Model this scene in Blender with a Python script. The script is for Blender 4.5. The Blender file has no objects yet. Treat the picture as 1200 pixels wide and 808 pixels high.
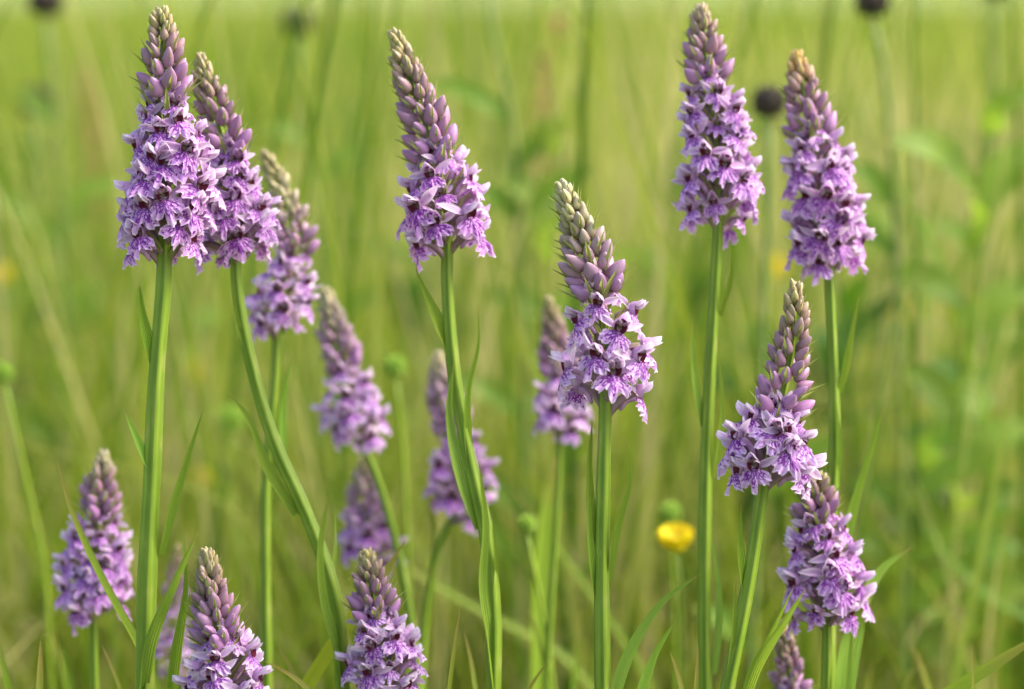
import bpy, math, random
import numpy as np
from mathutils import Vector, Matrix, Euler

random.seed(7)
rng = np.random.default_rng(7)
sc = bpy.context.scene
COL = sc.collection
R = math.radians
MM = 0.001

# ------------------------------------------------------------------ camera
CAM_H = 0.40
FPX = 3333.3            # focal length in photograph pixels (100 mm on a 36 mm wide frame, 1200 px)
TANP = 0.1222           # downward pitch: the horizon sits on the top edge of the frame
PITCH = math.atan(TANP)
FOCUS = 0.75
cam = bpy.data.cameras.new('camera')
cam.lens = 100; cam.sensor_width = 36; cam.clip_start = 0.05; cam.clip_end = 3000
cam.dof.use_dof = True; cam.dof.focus_distance = FOCUS + 0.004; cam.dof.aperture_fstop = 8.0
cam.dof.aperture_blades = 0
camo = bpy.data.objects.new('camera', cam); COL.objects.link(camo)
camo.location = (0, 0, CAM_H); camo.rotation_euler = (R(90) - PITCH, 0, 0)
sc.camera = camo
FWD = Vector((0, math.cos(PITCH), -math.sin(PITCH)))
UP = Vector((0, math.sin(PITCH), math.cos(PITCH)))
RT = Vector((1, 0, 0))
CP = Vector((0, 0, CAM_H))

def at(px, py, d):
    """the point that stands d metres in front of the camera and shows at that place of the photograph"""
    return CP + d * (FWD + RT * ((px - 600) / FPX) + UP * ((404 - py) / FPX))

# ------------------------------------------------------------------ light
w = bpy.data.worlds.new('World'); sc.world = w; w.use_nodes = True
nt = w.node_tree; bg = nt.nodes['Background']
sky = nt.nodes.new('ShaderNodeTexSky'); sky.sky_type = 'NISHITA'; sky.sun_disc = False
SUN_EL, SUN_AZ = R(48), R(84)       # azimuth clockwise from +Y (the view direction): high on the right
sky.sun_elevation = SUN_EL; sky.sun_rotation = SUN_AZ
sky.air_density = 1.0; sky.dust_density = 5.0; sky.ozone_density = 0.15
nt.links.new(sky.outputs[0], bg.inputs[0]); bg.inputs[1].default_value = 0.15
sl = bpy.data.lights.new('sun', 'SUN'); sl.energy = 1.25; sl.angle = R(22); sl.color = (1.0, 0.985, 0.96)
so = bpy.data.objects.new('sun', sl); COL.objects.link(so)
sd = Vector((math.sin(SUN_AZ) * math.cos(SUN_EL), math.cos(SUN_AZ) * math.cos(SUN_EL), math.sin(SUN_EL)))
so.rotation_euler = sd.to_track_quat('Z', 'Y').to_euler()
sc.view_settings.view_transform = 'Standard'; sc.view_settings.look = 'None'
sc.view_settings.exposure = 1.68; sc.view_settings.gamma = 1
sc.cycles.max_bounces = 8; sc.cycles.diffuse_bounces = 4; sc.cycles.transmission_bounces = 6
sc.cycles.use_denoising = True

# ------------------------------------------------------------------ materials
def nodes(name):
    m = bpy.data.materials.new(name); m.use_nodes = True
    t = m.node_tree; t.nodes.clear()
    return m, t
def N(t, kind, **kw):
    n = t.nodes.new(kind)
    for k, v in kw.items(): setattr(n, k, v)
    return n
def ramp(t, stops, interp='LINEAR'):
    n = t.nodes.new('ShaderNodeValToRGB'); cr = n.color_ramp; cr.interpolation = interp
    while len(cr.elements) > 1: cr.elements.remove(cr.elements[-1])
    cr.elements[0].position = stops[0][0]; cr.elements[0].color = (*stops[0][1], 1)
    for p, c in stops[1:]:
        e = cr.elements.new(p); e.color = (*c, 1)
    return n
def mathn(t, op, a, b=None, c=None, clamp=False):
    n = t.nodes.new('ShaderNodeMath'); n.operation = op; n.use_clamp = clamp
    for i, v in enumerate((a, b, c)):
        if v is None: continue
        if isinstance(v, (int, float)): n.inputs[i].default_value = v
        else: t.links.new(v, n.inputs[i])
    return n.outputs[0]
def mix(t, f, a, b, blend='MIX'):
    n = t.nodes.new('ShaderNodeMix'); n.data_type = 'RGBA'; n.blend_type = blend
    for s, v in ((n.inputs[0], f), (n.inputs[6], a), (n.inputs[7], b)):
        if isinstance(v, (int, float)): s.default_value = v
        elif isinstance(v, tuple): s.default_value = (*v, 1)
        else: t.links.new(v, s)
    return n.outputs[2]
def mixer_surface(t, col, trans, rough=0.5, spec=0.35, bump=None, tcol=None):
    """principled face with light shining through from behind"""
    p = N(t, 'ShaderNodeBsdfPrincipled'); p.inputs['Roughness'].default_value = rough
    p.inputs['Specular IOR Level'].default_value = spec
    out = N(t, 'ShaderNodeOutputMaterial')
    t.links.new(col, p.inputs['Base Color'])
    if bump is not None: t.links.new(bump, p.inputs['Normal'])
    if trans <= 0:
        t.links.new(p.outputs[0], out.inputs[0]); return
    tr = N(t, 'ShaderNodeBsdfTranslucent'); t.links.new(tcol if tcol is not None else col, tr.inputs[0])
    if bump is not None: t.links.new(bump, tr.inputs['Normal'])
    ms = N(t, 'ShaderNodeMixShader'); ms.inputs[0].default_value = trans
    t.links.new(p.outputs[0], ms.inputs[1]); t.links.new(tr.outputs[0], ms.inputs[2])
    t.links.new(ms.outputs[0], out.inputs[0])
def bumpn(t, h, dist, strength=1.0):
    b = N(t, 'ShaderNodeBump'); b.inputs['Distance'].default_value = dist; b.inputs['Strength'].default_value = strength
    t.links.new(h, b.inputs['Height']); return b.outputs[0]
def uvxy(t):
    uv = N(t, 'ShaderNodeUVMap'); uv.uv_map = 'UVMap'
    s = N(t, 'ShaderNodeSeparateXYZ'); t.links.new(uv.outputs[0], s.inputs[0])
    return uv.outputs[0], s.outputs[0], s.outputs[1]
def noise(t, vec, scale, detail=3, dim='3D'):
    n = N(t, 'ShaderNodeTexNoise'); n.inputs['Scale'].default_value = scale; n.inputs['Detail'].default_value = detail
    if vec is not None: t.links.new(vec, n.inputs['Vector'])
    return n.outputs[0]
def scaled(t, vec, s):
    n = N(t, 'ShaderNodeVectorMath', operation='MULTIPLY'); t.links.new(vec, n.inputs[0]); n.inputs[1].default_value = s
    return n.outputs[0]

def mat_sepal():
    m, t = nodes('sepal_lilac')
    uv, u, v = uvxy(t); oi = N(t, 'ShaderNodeObjectInfo')
    base = oi.outputs['Color']
    edge = mathn(t, 'ABSOLUTE', mathn(t, 'SUBTRACT', u, 0.5))                 # 0 centre .. .5 edge
    pale = mathn(t, 'ADD', mathn(t, 'MULTIPLY', mathn(t, 'POWER', v, 2.0), 0.8), mathn(t, 'MULTIPLY', mathn(t, 'POWER', edge, 2.0), 2.2), clamp=True)
    c = mix(t, pale, base, (0.93, 0.84, 0.92))
    ve = mathn(t, 'SINE', mathn(t, 'MULTIPLY', u, 34.0))
    nz = noise(t, scaled(t, uv, (5, 3, 1)), 2.0, 2)
    veins = mathn(t, 'MULTIPLY', mathn(t, 'MULTIPLY', mathn(t, 'ADD', ve, 0.6, clamp=True), nz), 0.5, clamp=True)
    c = mix(t, veins, c, (0.40, 0.16, 0.46))
    blot = mathn(t, 'MULTIPLY', mathn(t, 'SUBTRACT', nz, 0.55, clamp=True), 2.0, clamp=True)
    c = mix(t, mathn(t, 'MULTIPLY', blot, 0.6), c, (0.50, 0.20, 0.58))
    gc = N(t, 'ShaderNodeNewGeometry')
    mixer_surface(t, c, 0.42, 0.42, 0.4, bumpn(t, ve, 0.00012, 0.6))
    return m
def mat_lip():
    m, t = nodes('lip_marked')
    uv, u, v = uvxy(t); oi = N(t, 'ShaderNodeObjectInfo')                 # u: angle 0..1, v: radius 0..1 of the lobe
    base = mix(t, 0.30, oi.outputs['Color'], (0.80, 0.58, 0.84))
    nz = N(t, 'ShaderNodeTexNoise'); nz.inputs['Scale'].default_value = 3.0; nz.inputs['Detail'].default_value = 2
    off = N(t, 'ShaderNodeVectorMath', operation='ADD')
    rnd = N(t, 'ShaderNodeCombineXYZ'); t.links.new(mathn(t, 'MULTIPLY', oi.outputs['Random'], 17.0), rnd.inputs[2])
    t.links.new(uv, off.inputs[0]); t.links.new(rnd.outputs[0], off.inputs[1])
    t.links.new(off.outputs[0], nz.inputs['Vector'])
    wob = N(t, 'ShaderNodeMix'); wob.data_type = 'RGBA'; wob.inputs[0].default_value = 0.11
    t.links.new(off.outputs[0], wob.inputs[6]); t.links.new(nz.outputs['Color'], wob.inputs[7])
    sx = scaled(t, wob.outputs[2], (13.0, 4.6, 1.0))
    vo = N(t, 'ShaderNodeTexVoronoi', feature='DISTANCE_TO_EDGE'); vo.inputs['Scale'].default_value = 1.0
    t.links.new(sx, vo.inputs['Vector'])
    lines = mathn(t, 'SUBTRACT', 1.0, mathn(t, 'MULTIPLY', vo.outputs['Distance'], 5.0), clamp=True)
    vd = N(t, 'ShaderNodeTexVoronoi', feature='F1'); vd.inputs['Scale'].default_value = 1.0
    t.links.new(scaled(t, wob.outputs[2], (15.0, 7.0, 1.0)), vd.inputs['Vector'])
    dots = mathn(t, 'MULTIPLY', mathn(t, 'SUBTRACT', 0.36, vd.outputs['Distance'], clamp=True), 9.0, clamp=True)
    midr = mathn(t, 'MULTIPLY', mathn(t, 'SUBTRACT', 0.78, v, clamp=True), 5.0, clamp=True)
    allm = mathn(t, 'MAXIMUM', mathn(t, 'MULTIPLY', mathn(t, 'MULTIPLY', lines, midr), 1.8, clamp=True), dots)
    fade = mathn(t, 'MULTIPLY', mathn(t, 'SUBTRACT', 0.97, v, clamp=True), 9.0, clamp=True)
    f = mathn(t, 'MULTIPLY', mathn(t, 'MULTIPLY', allm, fade), 1.0)
    core = mathn(t, 'MULTIPLY', mathn(t, 'SUBTRACT', 0.5, v, clamp=True), 0.9, clamp=True)
    c0 = mix(t, core, base, (0.50, 0.22, 0.62))
    rim = mathn(t, 'MULTIPLY', mathn(t, 'SUBTRACT', v, 0.90, clamp=True), 6.0, clamp=True)
    c0 = mix(t, rim, c0, (0.88, 0.80, 0.90))
    c = mix(t, f, c0, (0.20, 0.015, 0.29))
    mixer_surface(t, c, 0.38, 0.45, 0.35, bumpn(t, nz.outputs[0], 0.0004, 0.5))
    return m
def mat_bud():
    m, t = nodes('bud_skin')
    uv, u, v = uvxy(t); oi = N(t, 'ShaderNodeObjectInfo')
    nz = noise(t, scaled(t, uv, (14, 4, 1)), 1.0, 3)
    c = mix(t, mathn(t, 'MULTIPLY', mathn(t, 'SUBTRACT', 0.45, v, clamp=True), 1.5, clamp=True), oi.outputs['Color'], (0.26, 0.24, 0.12))
    tip = mathn(t, 'MULTIPLY', mathn(t, 'SUBTRACT', v, 0.80, clamp=True), 1.5, clamp=True)
    c = mix(t, tip, c, (0.70, 0.58, 0.62))
    c = mix(t, mathn(t, 'MULTIPLY', mathn(t, 'SUBTRACT', nz, 0.42, clamp=True), 1.2, clamp=True), c, (0.34, 0.18, 0.30))
    seam = mathn(t, 'POWER', mathn(t, 'ABSOLUTE', mathn(t, 'SINE', mathn(t, 'MULTIPLY', u, math.pi * 3))), 0.35)
    c = mix(t, mathn(t, 'MULTIPLY', mathn(t, 'SUBTRACT', 1.0, seam), 0.7, clamp=True), c, (0.20, 0.13, 0.16))
    mixer_surface(t, c, 0.12, 0.42, 0.4, bumpn(t, nz, 0.0002, 0.6))
    return m
def mat_leafy(name, c1, c2, trans=0.35, rough=0.42, streak=40.0, use_tint=False, amount=0.5, tip=None, spec=0.2):
    m, t = nodes(name)
    uv, u, v = uvxy(t); oi = N(t, 'ShaderNodeObjectInfo')
    nz = noise(t, scaled(t, uv, (streak * 0.25, 1.6, 1)), 2.0, 3)
    pat = noise(t, scaled(t, uv, (2.0, 3.5, 1)), 1.7, 3)
    line = mathn(t, 'SINE', mathn(t, 'MULTIPLY', u, streak))
    f = mathn(t, 'ADD', mathn(t, 'MULTIPLY', line, 0.10), mathn(t, 'ADD', mathn(t, 'MULTIPLY', nz, 0.6), mathn(t, 'MULTIPLY', pat, 0.5)))
    f = mathn(t, 'MULTIPLY', mathn(t, 'SUBTRACT', f, 0.2), amount * 2, clamp=True)
    c = mix(t, f, c1, c2)
    c = mix(t, 1.0, c, oi.outputs['Color'], 'MULTIPLY')
    if tip:
        c = mix(t, mathn(t, 'MULTIPLY', mathn(t, 'SUBTRACT', v, 0.90, clamp=True), 12.0, clamp=True), c, tip)
    wear = mathn(t, 'MULTIPLY', mathn(t, 'SUBTRACT', pat, 0.60, clamp=True), 6.0, clamp=True)
    c = mix(t, mathn(t, 'MULTIPLY', wear, 0.5), c, (0.30, 0.27, 0.10))
    mixer_surface(t, c, trans, rough, spec, bumpn(t, line, 0.00012, 0.7), mix(t, 0.45, c, (0.36, 0.50, 0.04)) if trans > 0 else None)
    return m
def mat_tinted(name, c1, c2, c3, trans):
    """grass: colour runs by the blade's own tint (attribute), green to straw"""
    m, t = nodes(name)
    a = N(t, 'ShaderNodeAttribute'); a.attribute_name = 'tint'
    r = ramp(t, [(0.0, (0.045, 0.115, 0.008)), (0.25, c1), (0.6, c2), (1.0, c3)]); t.links.new(a.outputs['Fac'], r.inputs[0])
    mixer_surface(t, r.outputs[0], trans, 0.6, 0.12)
    return m
def mat_plain(name, c1, c2, scale=800, rough=0.5, trans=0.0, spec=0.35):
    m, t = nodes(name)
    tc = N(t, 'ShaderNodeTexCoord'); nz = noise(t, tc.outputs['Object'], scale, 4)
    c = mix(t, mathn(t, 'MULTIPLY', mathn(t, 'SUBTRACT', nz, 0.3), 2.2, clamp=True), c1, c2)
    mixer_surface(t, c, trans, rough, spec, bumpn(t, nz, 0.0003, 0.5))
    return m
def mat_ground():
    m, t = nodes('meadow_ground')
    tc = N(t, 'ShaderNodeTexCoord')
    n1 = noise(t, tc.outputs['Object'], 0.35, 6); n2 = noise(t, tc.outputs['Object'], 6.0, 5)
    r = ramp(t, [(0.30, (0.09, 0.13, 0.03)), (0.45, (0.15, 0.19, 0.05)), (0.6, (0.20, 0.23, 0.075)), (0.75, (0.26, 0.27, 0.11))])
    t.links.new(mathn(t, 'ADD', mathn(t, 'MULTIPLY', n1, 0.6), mathn(t, 'MULTIPLY', n2, 0.4)), r.inputs[0])
    mixer_surface(t, r.outputs[0], 0, 0.9, 0.1, bumpn(t, n2, 0.02, 0.6))
    return m

M = dict(
    sepal=mat_sepal(), lip=mat_lip(), bud=mat_bud(),
    stem=mat_leafy('stem_green', (0.050, 0.115, 0.005), (0.26, 0.36, 0.035), 0.0, 0.40, 31.4, amount=0.62, spec=0.22),
    leaf=mat_leafy('leaf_green', (0.13, 0.225, 0.015), (0.28, 0.39, 0.055), 0.45, 0.40, 46.0, tip=(0.30, 0.22, 0.06)),
    bract=mat_leafy('bract_green', (0.30, 0.34, 0.10), (0.52, 0.54, 0.24), 0.5, 0.45, 20.0),
    ovary=mat_plain('ovary_purple_green', (0.20, 0.19, 0.08), (0.36, 0.16, 0.33), 500, 0.45, 0.1),
    spur=mat_plain('spur_lilac', (0.55, 0.28, 0.57), (0.70, 0.46, 0.72), 500, 0.45, 0.25),
    throat=mat_plain('throat_maroon', (0.075, 0.008, 0.018), (0.22, 0.03, 0.06), 900, 0.5),
    column=mat_plain('column_pale', (0.55, 0.30, 0.34), (0.70, 0.55, 0.55), 900, 0.4),
    yellow=mat_plain('buttercup_yellow', (0.82, 0.64, 0.005), (0.88, 0.76, 0.015), 300, 0.25, 0.25, 0.6),
    anther=mat_plain('anther_ochre', (0.70, 0.52, 0.01), (0.80, 0.66, 0.03), 700, 0.6),
    knap=mat_plain('knapweed_scales', (0.025, 0.018, 0.014), (0.075, 0.05, 0.035), 400, 0.6),
    seed=mat_plain('green_seed_head', (0.13, 0.24, 0.015), (0.30, 0.46, 0.03), 700, 0.6),
    sorrel=mat_plain('sorrel_rust', (0.33, 0.12, 0.06), (0.48, 0.26, 0.12), 500, 0.6, 0.2),
    straw=mat_leafy('straw_culm', (0.34, 0.31, 0.13), (0.48, 0.45, 0.22), 0.2, 0.55, 20.0),
    grassy=mat_tinted('meadow_grass', (0.125, 0.215, 0.010), (0.265, 0.320, 0.028), (0.46, 0.40, 0.17), 0.45),
    ground=mat_ground(),
)

# ------------------------------------------------------------------ mesh helpers
def new_mesh(name, vs, fs, mats, uvs=None, mi=None, smooth=True):
    me = bpy.data.meshes.new(name)
    me.from_pydata([tuple(v) for v in vs], [], fs)
    for m in mats: me.materials.append(m)
    if uvs is not None:
        l = me.uv_layers.new(name='UVMap')
        idx = np.empty(len(me.loops), dtype=np.int32); me.loops.foreach_get('vertex_index', idx)
        l.data.foreach_set('uv', np.asarray(uvs, dtype=np.float32)[idx].ravel())
    if mi is not None: me.polygons.foreach_set('material_index', np.asarray(mi, dtype=np.int32))
    me.polygons.foreach_set('use_smooth', [smooth] * len(me.polygons))
    me.update()
    return me
def link(name, data, parent=None, mtx=None, col=None):
    o = bpy.data.objects.new(name, data); COL.objects.link(o)
    if parent is not None: o.parent = parent
    if mtx is not None: o.matrix_basis = mtx
    if col is not None: o.color = (*col, 1)
    return o
def tag(o, label=None, cat=None, group=None, kind=None):
    if label: o['label'] = label
    if cat: o['category'] = cat
    if group: o['group'] = group
    if kind: o['kind'] = kind
    return o
def empty(name, loc, label, cat, group=None):
    o = bpy.data.objects.new(name, None); COL.objects.link(o); o.location = loc
    o.empty_display_size = 0.02
    return tag(o, label, cat, group)

def smooth_path(pts, n):
    """Catmull-Rom through pts (Vectors) -> n points"""
    P = [Vector(p) for p in pts]
    if len(P) == 2: return [P[0].lerp(P[1], i / (n - 1)) for i in range(n)]
    P = [P[0] * 2 - P[1]] + P + [P[-1] * 2 - P[-2]]
    segs = len(P) - 3
    L = [(P[i + 2] - P[i + 1]).length for i in range(segs)]
    tot = sum(L); out = []
    for k in range(n):
        s = tot * k / (n - 1); i = 0
        while i < segs - 1 and s > L[i]: s -= L[i]; i += 1
        t = min(1, s / max(L[i], 1e-9)); a, b, c, d = P[i:i + 4]
        l0, l1, l2 = max((b - a).length, 1e-9), max((c - b).length, 1e-9), max((d - c).length, 1e-9)
        m1 = ((b - a) / l0 * l1 + (c - b) / l1 * l0) / (l0 + l1) * l1; m2 = ((c - b) / l1 * l2 + (d - c) / l2 * l1) / (l1 + l2) * l1
        t2, t3 = t * t, t * t * t
        out.append(b * (2 * t3 - 3 * t2 + 1) + m1 * (t3 - 2 * t2 + t) + c * (3 * t2 - 2 * t3) + m2 * (t3 - t2))
    return out
def interp(vals, n):
    xs = np.linspace(0, 1, len(vals)); return np.interp(np.linspace(0, 1, n), xs, vals)

def tube(path, radii, nseg=12, ridge=0.0, nridge=6, close=True):
    vs, fs, uvs = [], [], []
    n = len(path); ref = Vector((0.13, -0.9, 0.1))
    length = 0
    for i, p in enumerate(path):
        tg = (path[min(i + 1, n - 1)] - path[max(i - 1, 0)]).normalized()
        a = (ref - tg * ref.dot(tg))
        if a.length < 1e-4: a = Vector((1, 0, 0)) - tg * tg.x
        a.normalize(); b = tg.cross(a); ref = a
        if i: length += (p - path[i - 1]).length
        for k in range(nseg + 1):
            th = 2 * math.pi * k / nseg
            r = radii[i] * (1 + ridge * math.cos(th * nridge))
            vs.append(p + a * (r * math.cos(th)) + b * (r * math.sin(th))); uvs.append((k / nseg, length * 12))
    m = nseg + 1
    for i in range(n - 1):
        for k in range(nseg):
            fs.append((i * m + k, i * m + k + 1, (i + 1) * m + k + 1, (i + 1) * m + k))
    if close:
        for i, flip in ((0, True), (n - 1, False)):
            c = len(vs); vs.append(path[i]); uvs.append((0.5, 0))
            for k in range(nseg):
                f = (c, i * m + k, i * m + k + 1); fs.append(f[::-1] if flip else f)
    return vs, fs, uvs

def ribbon(path, halfw, normal, fold=0.35, twist=(0, 0), nu=4):
    """leaf or blade: strip along path with a keeled cross-section; normal = roughly where its face looks"""
    vs, fs, uvs = [], [], []; n = len(path)
    for i, p in enumerate(path):
        tg = (path[min(i + 1, n - 1)] - path[max(i - 1, 0)]).normalized()
        nr = normal - tg * normal.dot(tg)
        if nr.length < 1e-5: nr = Vector((1, 0, 0))
        nr.normalize()
        an = twist[0] + (twist[1] - twist[0]) * i / (n - 1)
        nr = Matrix.Rotation(an, 3, tg) @ nr; sd_ = tg.cross(nr)
        for k in range(nu + 1):
            u = k / nu * 2 - 1; h = halfw[i]
            vs.append(p + sd_ * (u * h) + nr * (abs(u) ** 1.3 * h * fold)); uvs.append((k / nu, i / (n - 1)))
    for i in range(n - 1):
        for k in range(nu):
            a = i * (nu + 1) + k; fs.append((a, a + 1, a + nu + 2, a + nu + 1))
    return vs, fs, uvs

def join(parts):
    """[(vs, fs, uvs, material index)] -> one"""
    V, F, U, MI = [], [], [], []
    for vs, fs, uvs, k in parts:
        o = len(V); V += list(vs); U += list(uvs); F += [tuple(i + o for i in f) for f in fs]; MI += [k] * len(fs)
    return V, F, U, MI
def xf(part, mtx):
    vs, fs, uvs = part; return [mtx @ Vector(v) for v in vs], fs, uvs

# ------------------------------------------------------------------ flower pieces (metres; the flower looks along +X, up is +Z)
def petal(L, W, cup, bend, sharp=1.0, wave=0.0, nu=6, nv=9, belly=0.42):
    vs, fs, uvs = [], [], []
    for j in range(nv + 1):
        v = j / nv
        h = W / 2 * (math.sin(math.pi * min(1, v ** (math.log(0.5) / math.log(belly)))) ** (0.75 * sharp) * 0.92 + 0.20 * (1 - v) ** 2)
        h = max(h, W * 0.012)
        for i in range(nu + 1):
            u = i / nu * 2 - 1
            vs.append((cup * u * u * h + bend * v * v * L + wave * math.sin(v * 9 + u * 2) * L, u * h * (1 - 0.12 * cup * u * u), v * L)); uvs.append((i / nu, v))
    for j in range(nv):
        for i in range(nu):
            a = j * (nu + 1) + i; fs.append((a, a + 1, a + nu + 2, a + nu + 1))
    return vs, fs, uvs
def lip_part(seed, S=1.0, na=44, nr=10):
    r_ = random.Random(seed)
    ph = [r_.uniform(0, 6.28) for _ in range(4)]
    wide = r_.uniform(0.92, 1.08); mid = r_.uniform(0.9, 1.1)
    vs, fs, uvs = [], [], []
    A = R(88) * wide
    for i in range(na + 1):
        th = -A + 2 * A * i / na; x = abs(th) / A
        # three lobes: a pointed middle one and two broad side ones, notched at x=.27
        midlobe = mid * 8.2 * max(0, 1 - (x / 0.25) ** 2) ** 0.6
        sidel = 7.3 * max(0, math.sin(math.pi * min(1, max(0, (x - 0.21) / 0.86)) ** 0.80)) ** 0.34
        r = max(midlobe, sidel, 4.0 if x < 0.9 else 2.0 + 18 * (1 - x))
        r *= 1 + 0.045 * math.sin(i * 1.9 + ph[0]) + 0.03 * math.sin(i * 4.1 + ph[1])
        r *= 0.92
        for j in range(nr + 1):
            v = j / nr; rr = r * v
            y = rr * math.sin(th) * 0.84; z = -rr * math.cos(th) * (0.98 if x < 0.3 else 0.90)
            z -= 0.4 * v
            # side lobes fold back, the middle one pushes forward a little, edges ruffled
            xx = -0.050 * y * y + 0.35 * math.sin(th * 3.2 + ph[2]) * v * v + 0.75 * math.sin(i * 1.25 + ph[3]) * v ** 3 - 0.018 * rr * rr
            xx += 0.9 * math.exp(-(x * 4) ** 2) * math.sin(v * 2.6)
            vs.append((xx * MM * S, y * MM * S, z * MM * S)); uvs.append((i / na, v))
    for i in range(na):
        for j in range(nr):
            a = i * (nr + 1) + j; fs.append((a, a + 1, a + nr + 2, a + nr + 1))
    return vs, fs, uvs
def bowl(rx, rz, depth, n=12, m=4):
    vs, fs, uvs = [], [], []
    for j in range(m + 1):
        a = j / m * math.pi / 2
        for k in range(n + 1):
            th = 2 * math.pi * k / n
            vs.append((-depth * math.sin(a), rx * math.cos(a) * math.cos(th), rz * math.cos(a) * math.sin(th))); uvs.append((k / n, j / m))
    for j in range(m):
        for k in range(n):
            a = j * (n + 1) + k; fs.append((a, a + 1, a + n + 2, a + n + 1))
    return vs, fs, uvs
def ell(rx, ry, rz, n=10, m=7, tip=0.0, ribs=0.0, nrib=3):
    """ellipsoid standing on z = 0, height 2 rz, pointed by tip"""
    vs, fs, uvs = [], [], []
    for j in range(m + 1):
        v = j / m; a = math.pi * v
        r = math.sin(a) ** (0.85) * (1 - tip * v * v) * (1 + tip * 0.35)
        z = rz * (1 - math.cos(a)) * (1 + 0.18 * tip * v ** 3)
        for k in range(n + 1):
            th = 2 * math.pi * k / n; rb = 1 + ribs * abs(math.cos(th * nrib / 2)) - ribs * 0.5
            vs.append((rx * r * rb * math.cos(th), ry * r * rb * math.sin(th), z)); uvs.append((k / n, v))
    for j in range(m):
        for k in range(n):
            a = j * (n + 1) + k; fs.append((a, a + 1, a + n + 2, a + n + 1))
    return vs, fs, uvs

OV_BASE = Vector((-8.0, 0, -7.0)) * MM          # where the ovary leaves the stem, in the flower's own frame
def core_part(seed):
    r_ = random.Random(seed)
    ov = smooth_path([OV_BASE, Vector((-6.2, 0.2, -3.2)) * MM, Vector((-3.4, 0, -0.6)) * MM, Vector((-0.9, 0, 0.2)) * MM], 8)
    o = tube(ov, [x * MM for x in (0.75, 0.95, 1.15, 1.25, 1.25, 1.2, 1.1, 1.3)], 8, 0.10, 3)
    sp = smooth_path([Vector((-0.8, 0, -0.8)) * MM, Vector((-3.0, r_.uniform(-.6, .6), -1.9)) * MM, Vector((-5.0, r_.uniform(-.8, .8), -5.2)) * MM], 7)
    s = tube(sp, [x * MM for x in (1.35, 1.15, 1.0, 0.9, 0.8, 0.7, 0.45)], 8)
    b = xf(bowl(1.85 * MM, 2.2 * MM, 2.6 * MM), Matrix.Translation(Vector((1.2, 0, 1.0)) * MM))
    c = xf(ell(0.55 * MM, 0.6 * MM, 0.95 * MM, 8, 6, 0.3), Matrix.Translation(Vector((-0.7, 0, 1.1)) * MM) @ Euler((0, R(28), 0)).to_matrix().to_4x4())
    sh = xf(bowl(2.0 * MM, 2.4 * MM, 3.0 * MM), Matrix.Translation(Vector((1.05, 0, 1.0)) * MM))
    return [(*o, 0), (*s, 1), (*b, 2), (*c, 3), (*sh, 1)]
CORE, LIP, SEP, PET, DORS = [], [], [], [], []
CORE_MATS = [M['ovary'], M['spur'], M['throat'], M['column']]
for s in range(3):
    v, f, u, mi = join(core_part(s)); CORE.append(new_mesh('flower_core', v, f, CORE_MATS, u, mi))
for s in range(6):
    v, f, u = lip_part(s); LIP.append(new_mesh('lip', v, f, [M['lip']], u))
for s in range(4):
    r_ = random.Random(s + 40)
    v, f, u = petal(7.2 * MM * r_.uniform(.88, 1.14), 2.8 * MM, r_.uniform(0.35, 0.8), r_.uniform(-0.22, 0.16), 1.0, 0.008); SEP.append(new_mesh('side_sepal', v, f, [M['sepal']], u))
    v, f, u = petal(5.6 * MM, 3.0 * MM, r_.uniform(.5, .9), r_.uniform(0.10, 0.3)); PET.append(new_mesh('petal', v, f, [M['sepal']], u))
    v, f, u = petal(6.2 * MM, 5.0 * MM, r_.uniform(.8, 1.1), r_.uniform(0.12, 0.3), 0.75, 0, 6, 9, 0.52); DORS.append(new_mesh('hood_sepal', v, f, [M['sepal']], u))
BUD = []
for s in range(4):
    r_ = random.Random(s + 90)
    v, f, u = ell(1.0, 0.92, 1.55, 12, 8, r_.uniform(0.5, 0.8), 0.12, 3); BUD.append(new_mesh('bud', v, f, [M['bud']], u))
BRACT = []
for s in range(3):
    r_ = random.Random(s + 120)
    v, f, u = petal(1.0, 0.17, 0.9, r_.uniform(-0.05, 0.18), 1.25, 0, 2, 7, 0.28); BRACT.append(new_mesh('bract', v, f, [M['bract']], u))

def loc_rot(loc, rot, s=1.0):
    return Matrix.LocRotScale(Vector(loc), rot, Vector((s, s, s)))
def jig(col, r_, k=0.08, top=1):
    g = 1 + r_.uniform(-k, k); return tuple(max(0, min(top, c * g * (1 + r_.uniform(-k / 2, k / 2)))) for c in col)

def flower_pose(r_, openness):
    """places of the seven pieces in the flower's frame"""
    out = []
    E = lambda x, y, z: Euler((x, y, z), 'XYZ').to_matrix()
    o = openness
    out.append(('sepal', DORS, (-1.2 * MM, 0, 1.9 * MM), Matrix.Rotation(R(r_.uniform(36, 56)), 3, 'Y'), 0.88, 0.02))
    for sgn in (1, -1):
        m = Matrix.Rotation(R(sgn * -r_.uniform(2, 16)), 3, 'X') @ Matrix.Rotation(R(r_.uniform(42, 58)), 3, 'Y')
        out.append(('petal', PET, (-0.4 * MM, sgn * 1.3 * MM, 1.3 * MM), m, 0.85, 0.0))
    for sgn in (1, -1):
        a = R(sgn * -(r_.uniform(48, 92) * o + 20 * (1 - o)))
        m = Matrix.Rotation(a, 3, 'X') @ Matrix.Rotation(R(r_.uniform(-28, 22)), 3, 'Y') @ Matrix.Rotation(R(r_.uniform(-35, 35)), 3, 'Z')
        out.append(('sepal', SEP, (-1.1 * MM, sgn * 1.3 * MM, 0.4 * MM), m, 1, 0.12))
    m = Matrix.Rotation(R(r_.uniform(-12, 12)), 3, 'X') @ Matrix.Rotation(-R(r_.uniform(10, 42) * o + 5), 3, 'Y')
    out.append(('lip', LIP, (0.55 * MM, 0, -0.5 * MM), m, 0.72 + 0.30 * o, 0.0))
    return out

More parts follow.
